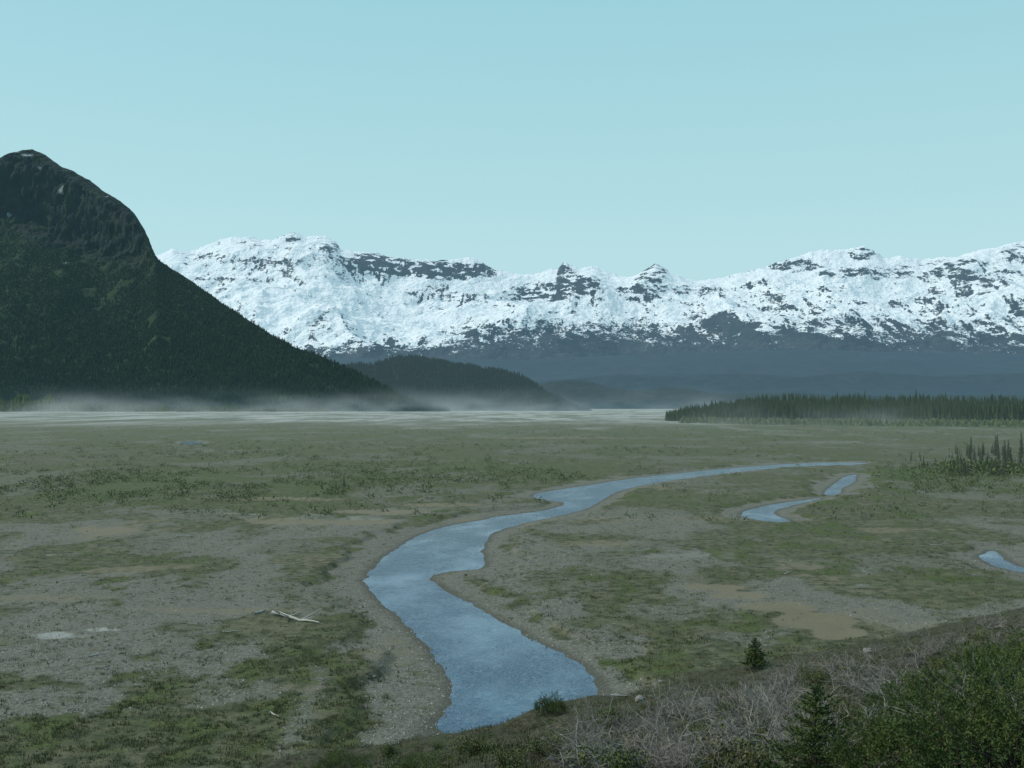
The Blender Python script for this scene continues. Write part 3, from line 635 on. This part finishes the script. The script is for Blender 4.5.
def driftwood(px,py,L_,ang,r,br,label,seed):
    rr=random.Random(seed); x,y,z=hit(px,py); V=[];Fq=[]
    d=Vector((math.cos(ang),math.sin(ang),0)); p=-d*L_/2+Vector((0,0,r)); pts=[p.copy()]
    for j in range(8): p=p+d*L_/8+Vector((rr.gauss(0,.05),rr.gauss(0,.05),rr.gauss(0,.025)))*L_*.3; pts.append(p.copy())
    tube(V,Fq,pts,[r*(1.15-.8*j/8) for j in range(9)],7)
    e=empty('driftwood_log',(x,y,z),label,'driftwood') ; link('trunk',mk_mesh('trunk',V,Fq),mat_wood,e)
    for b in range(br):
        V=[];Fq=[]; q=pts[rr.randint(0,6)]; a=ang+rr.uniform(.4,1.2)*rr.choice((-1,1)); dd=Vector((math.cos(a),math.sin(a),rr.uniform(.2,.7)))
        l=L_*rr.uniform(.12,.28); tube(V,Fq,[q,q+dd*l*.5,q+dd*l+Vector((0,0,.05))],[r*.5,r*.35,r*.12],5)
        link('branch',mk_mesh('branch',V,Fq),mat_wood,e)
driftwood(295,620,5.4,-.75,.12,5,'long bleached driftwood log with stub branches on the left flat',1)
driftwood(262,612,1.8,1.2,.09,3,'forked root end of driftwood at the left of the long log',2)
for i,(px,py,L_,a,lb) in enumerate([(232,632,1.2,.3,'short grey stick lying left of the long driftwood log'),(275,716,1.0,-.9,'short pale stick on the flat near the lower river bank'),(190,536,3.0,0.1,'thin grey log on the gravel at mid left'),(625,697,1.3,-.1,'pale log at the foot of the slope by the river end'),(788,573,2.2,1.0,'thin pale stick on the flat right of the river'),(100,655,1.4,.8,'short dead branch on the near left flat'),(55,556,2.0,-.3,'weathered stick at the left edge of the mid flat'),(940,545,2.4,.2,'thin grey log on the flat left of the right edge channel')]):
    driftwood(px,py,L_,a,.045,1,lb,10+i)
def boulder(px,py,r,label,seed):
    import bmesh
    bm=bmesh.new(); bmesh.ops.create_icosphere(bm,subdivisions=3,radius=r)
    for v in bm.verts:
        c=v.co; n=float(fbm(np.array([c.x/r*1.3+seed]),np.array([c.y/r*1.3+c.z/r*2]),3,seed)[0]); v.co*=1+.35*n; v.co.z*=.65
    me=bpy.data.meshes.new('boulder'); bm.to_mesh(me); bm.free(); x,y,z=hit(px,py)
    m=M('boulder_stone'); n=m.noise(6,5,.7); o=link('boulder',me,m.done(m.pr(m.mix(n,(.12,.12,.11),(.28,.27,.25)),.9,m.bump(n,.6,.05)))); o.location=(x,y,z+r*.1); tag(o,label,'boulder')
boulder(868,652,.26,'pale boulder at the top of the near slope above the willows',4)
boulder(640,700,.18,'small grey boulder by the pale log at the river end',5)
# ---------------------------------------------------------------- blowing dust
def dust(x0,x1,y0,y1,z1,dens,label,lo=.45,hi=.72,sx=110.):
    V=[(a,b,c) for c in (0.3,z1) for (a,b) in ((x0,y0),(x1,y0),(x1,y1),(x0,y1))]
    Fq=[(3,2,1,0),(4,5,6,7),(0,1,5,4),(1,2,6,5),(2,3,7,6),(3,0,4,7)]
    m=M('blowing_silt'); sp=m.n('ShaderNodeSeparateXYZ'); m.set(sp.inputs[0],m.pos())
    n=m.noise(1/sx,3,.6,sc=(.75,.35,1.7)); f=m.step(n,lo,hi)
    zz=m.math('SUBTRACT',1.0,m.math('DIVIDE',sp.outputs[2],z1),True); zz=m.math('MULTIPLY',zz,zz)
    xe=m.math('MULTIPLY',m.step(sp.outputs[0],x0,x0+(x1-x0)*.25),m.step(sp.outputs[0],x1,x1-(x1-x0)*.25))
    v=m.n('ShaderNodeVolumeScatter'); m.set(v.inputs['Color'],(.9,.92,.91)); m.set(v.inputs['Density'],m.math('MULTIPLY',m.math('MULTIPLY',m.math('MULTIPLY',f,zz),xe),dens))
    m.nt.links.new(v.outputs[0],m.out.inputs['Volume'])
    try: m.m.cycles.volume_step_rate=2.5
    except Exception: pass
    tag(link('blowing_dust',mk_mesh('blowing_dust',V,Fq[:]),m.m),label,'dust',kind='stuff')
dust(-1300,680,1850,2230,60,.0036,'pale silt dust blowing low over the far flat',.43,.76,110.)
dust(70,480,735,840,24,.0036,'thin dust drifting before the left part of the far spruce forest',.42,.7,60.)
# ---------------------------------------------------------------- light, sky, camera
w=bpy.data.worlds.new('World'); bpy.context.scene.world=w; w.use_nodes=True; nt=w.node_tree; nt.nodes.clear()
sun_dir=Vector((-.92,.14,0)).normalized(); el=math.radians(45)
sk=nt.nodes.new('ShaderNodeTexSky'); sk.sky_type='NISHITA'; sk.sun_disc=False; sk.sun_elevation=el; sk.sun_rotation=math.atan2(sun_dir.x,sun_dir.y)
tc=nt.nodes.new('ShaderNodeTexCoord'); sp=nt.nodes.new('ShaderNodeSeparateXYZ'); nt.links.new(tc.outputs['Generated'],sp.inputs[0])
rp=nt.nodes.new('ShaderNodeValToRGB'); nt.links.new(sp.outputs[2],rp.inputs[0])
els=rp.color_ramp.elements; els[0].position=0; els[0].color=(.52,.78,.81,1); els[1].position=1; els[1].color=(.10,.23,.42,1)
for p_,c_ in ((.14,(.50,.78,.82,1)),(.36,(.36,.69,.76,1))):
    e=els.new(p_); e.color=c_
sc=nt.nodes.new('ShaderNodeVectorMath'); sc.operation='SCALE'; sc.inputs['Scale'].default_value=10; nt.links.new(rp.outputs[0],sc.inputs[0])
mx=nt.nodes.new('ShaderNodeMix'); mx.data_type='RGBA'; mx.inputs[0].default_value=.88; nt.links.new(sk.outputs[0],mx.inputs[6]); nt.links.new(sc.outputs[0],mx.inputs[7])
bg=nt.nodes.new('ShaderNodeBackground'); bg.inputs[1].default_value=.1; nt.links.new(mx.outputs[2],bg.inputs[0])
wo=nt.nodes.new('ShaderNodeOutputWorld'); nt.links.new(bg.outputs[0],wo.inputs[0])
sl=bpy.data.lights.new('sun','SUN'); sl.energy=3.3; sl.angle=math.radians(.5); sl.color=(1,.94,.84)
so=bpy.data.objects.new('sun',sl); C.objects.link(so); so.rotation_euler=Vector((sun_dir.x*math.cos(el),sun_dir.y*math.cos(el),math.sin(el))).to_track_quat('Z','Y').to_euler()
cam=bpy.data.cameras.new('camera'); cam.sensor_width=36; cam.lens=F*36/1024; cam.clip_end=60000; cam.clip_start=.1; cam.shift_y=21/1024
co=bpy.data.objects.new('camera',cam); C.objects.link(co); co.location=(0,0,H); co.rotation_euler=(math.radians(90),0,0)
sc_=bpy.context.scene; sc_.camera=co; sc_.view_settings.view_transform='Standard'; sc_.view_settings.look='None'; sc_.view_settings.exposure=0
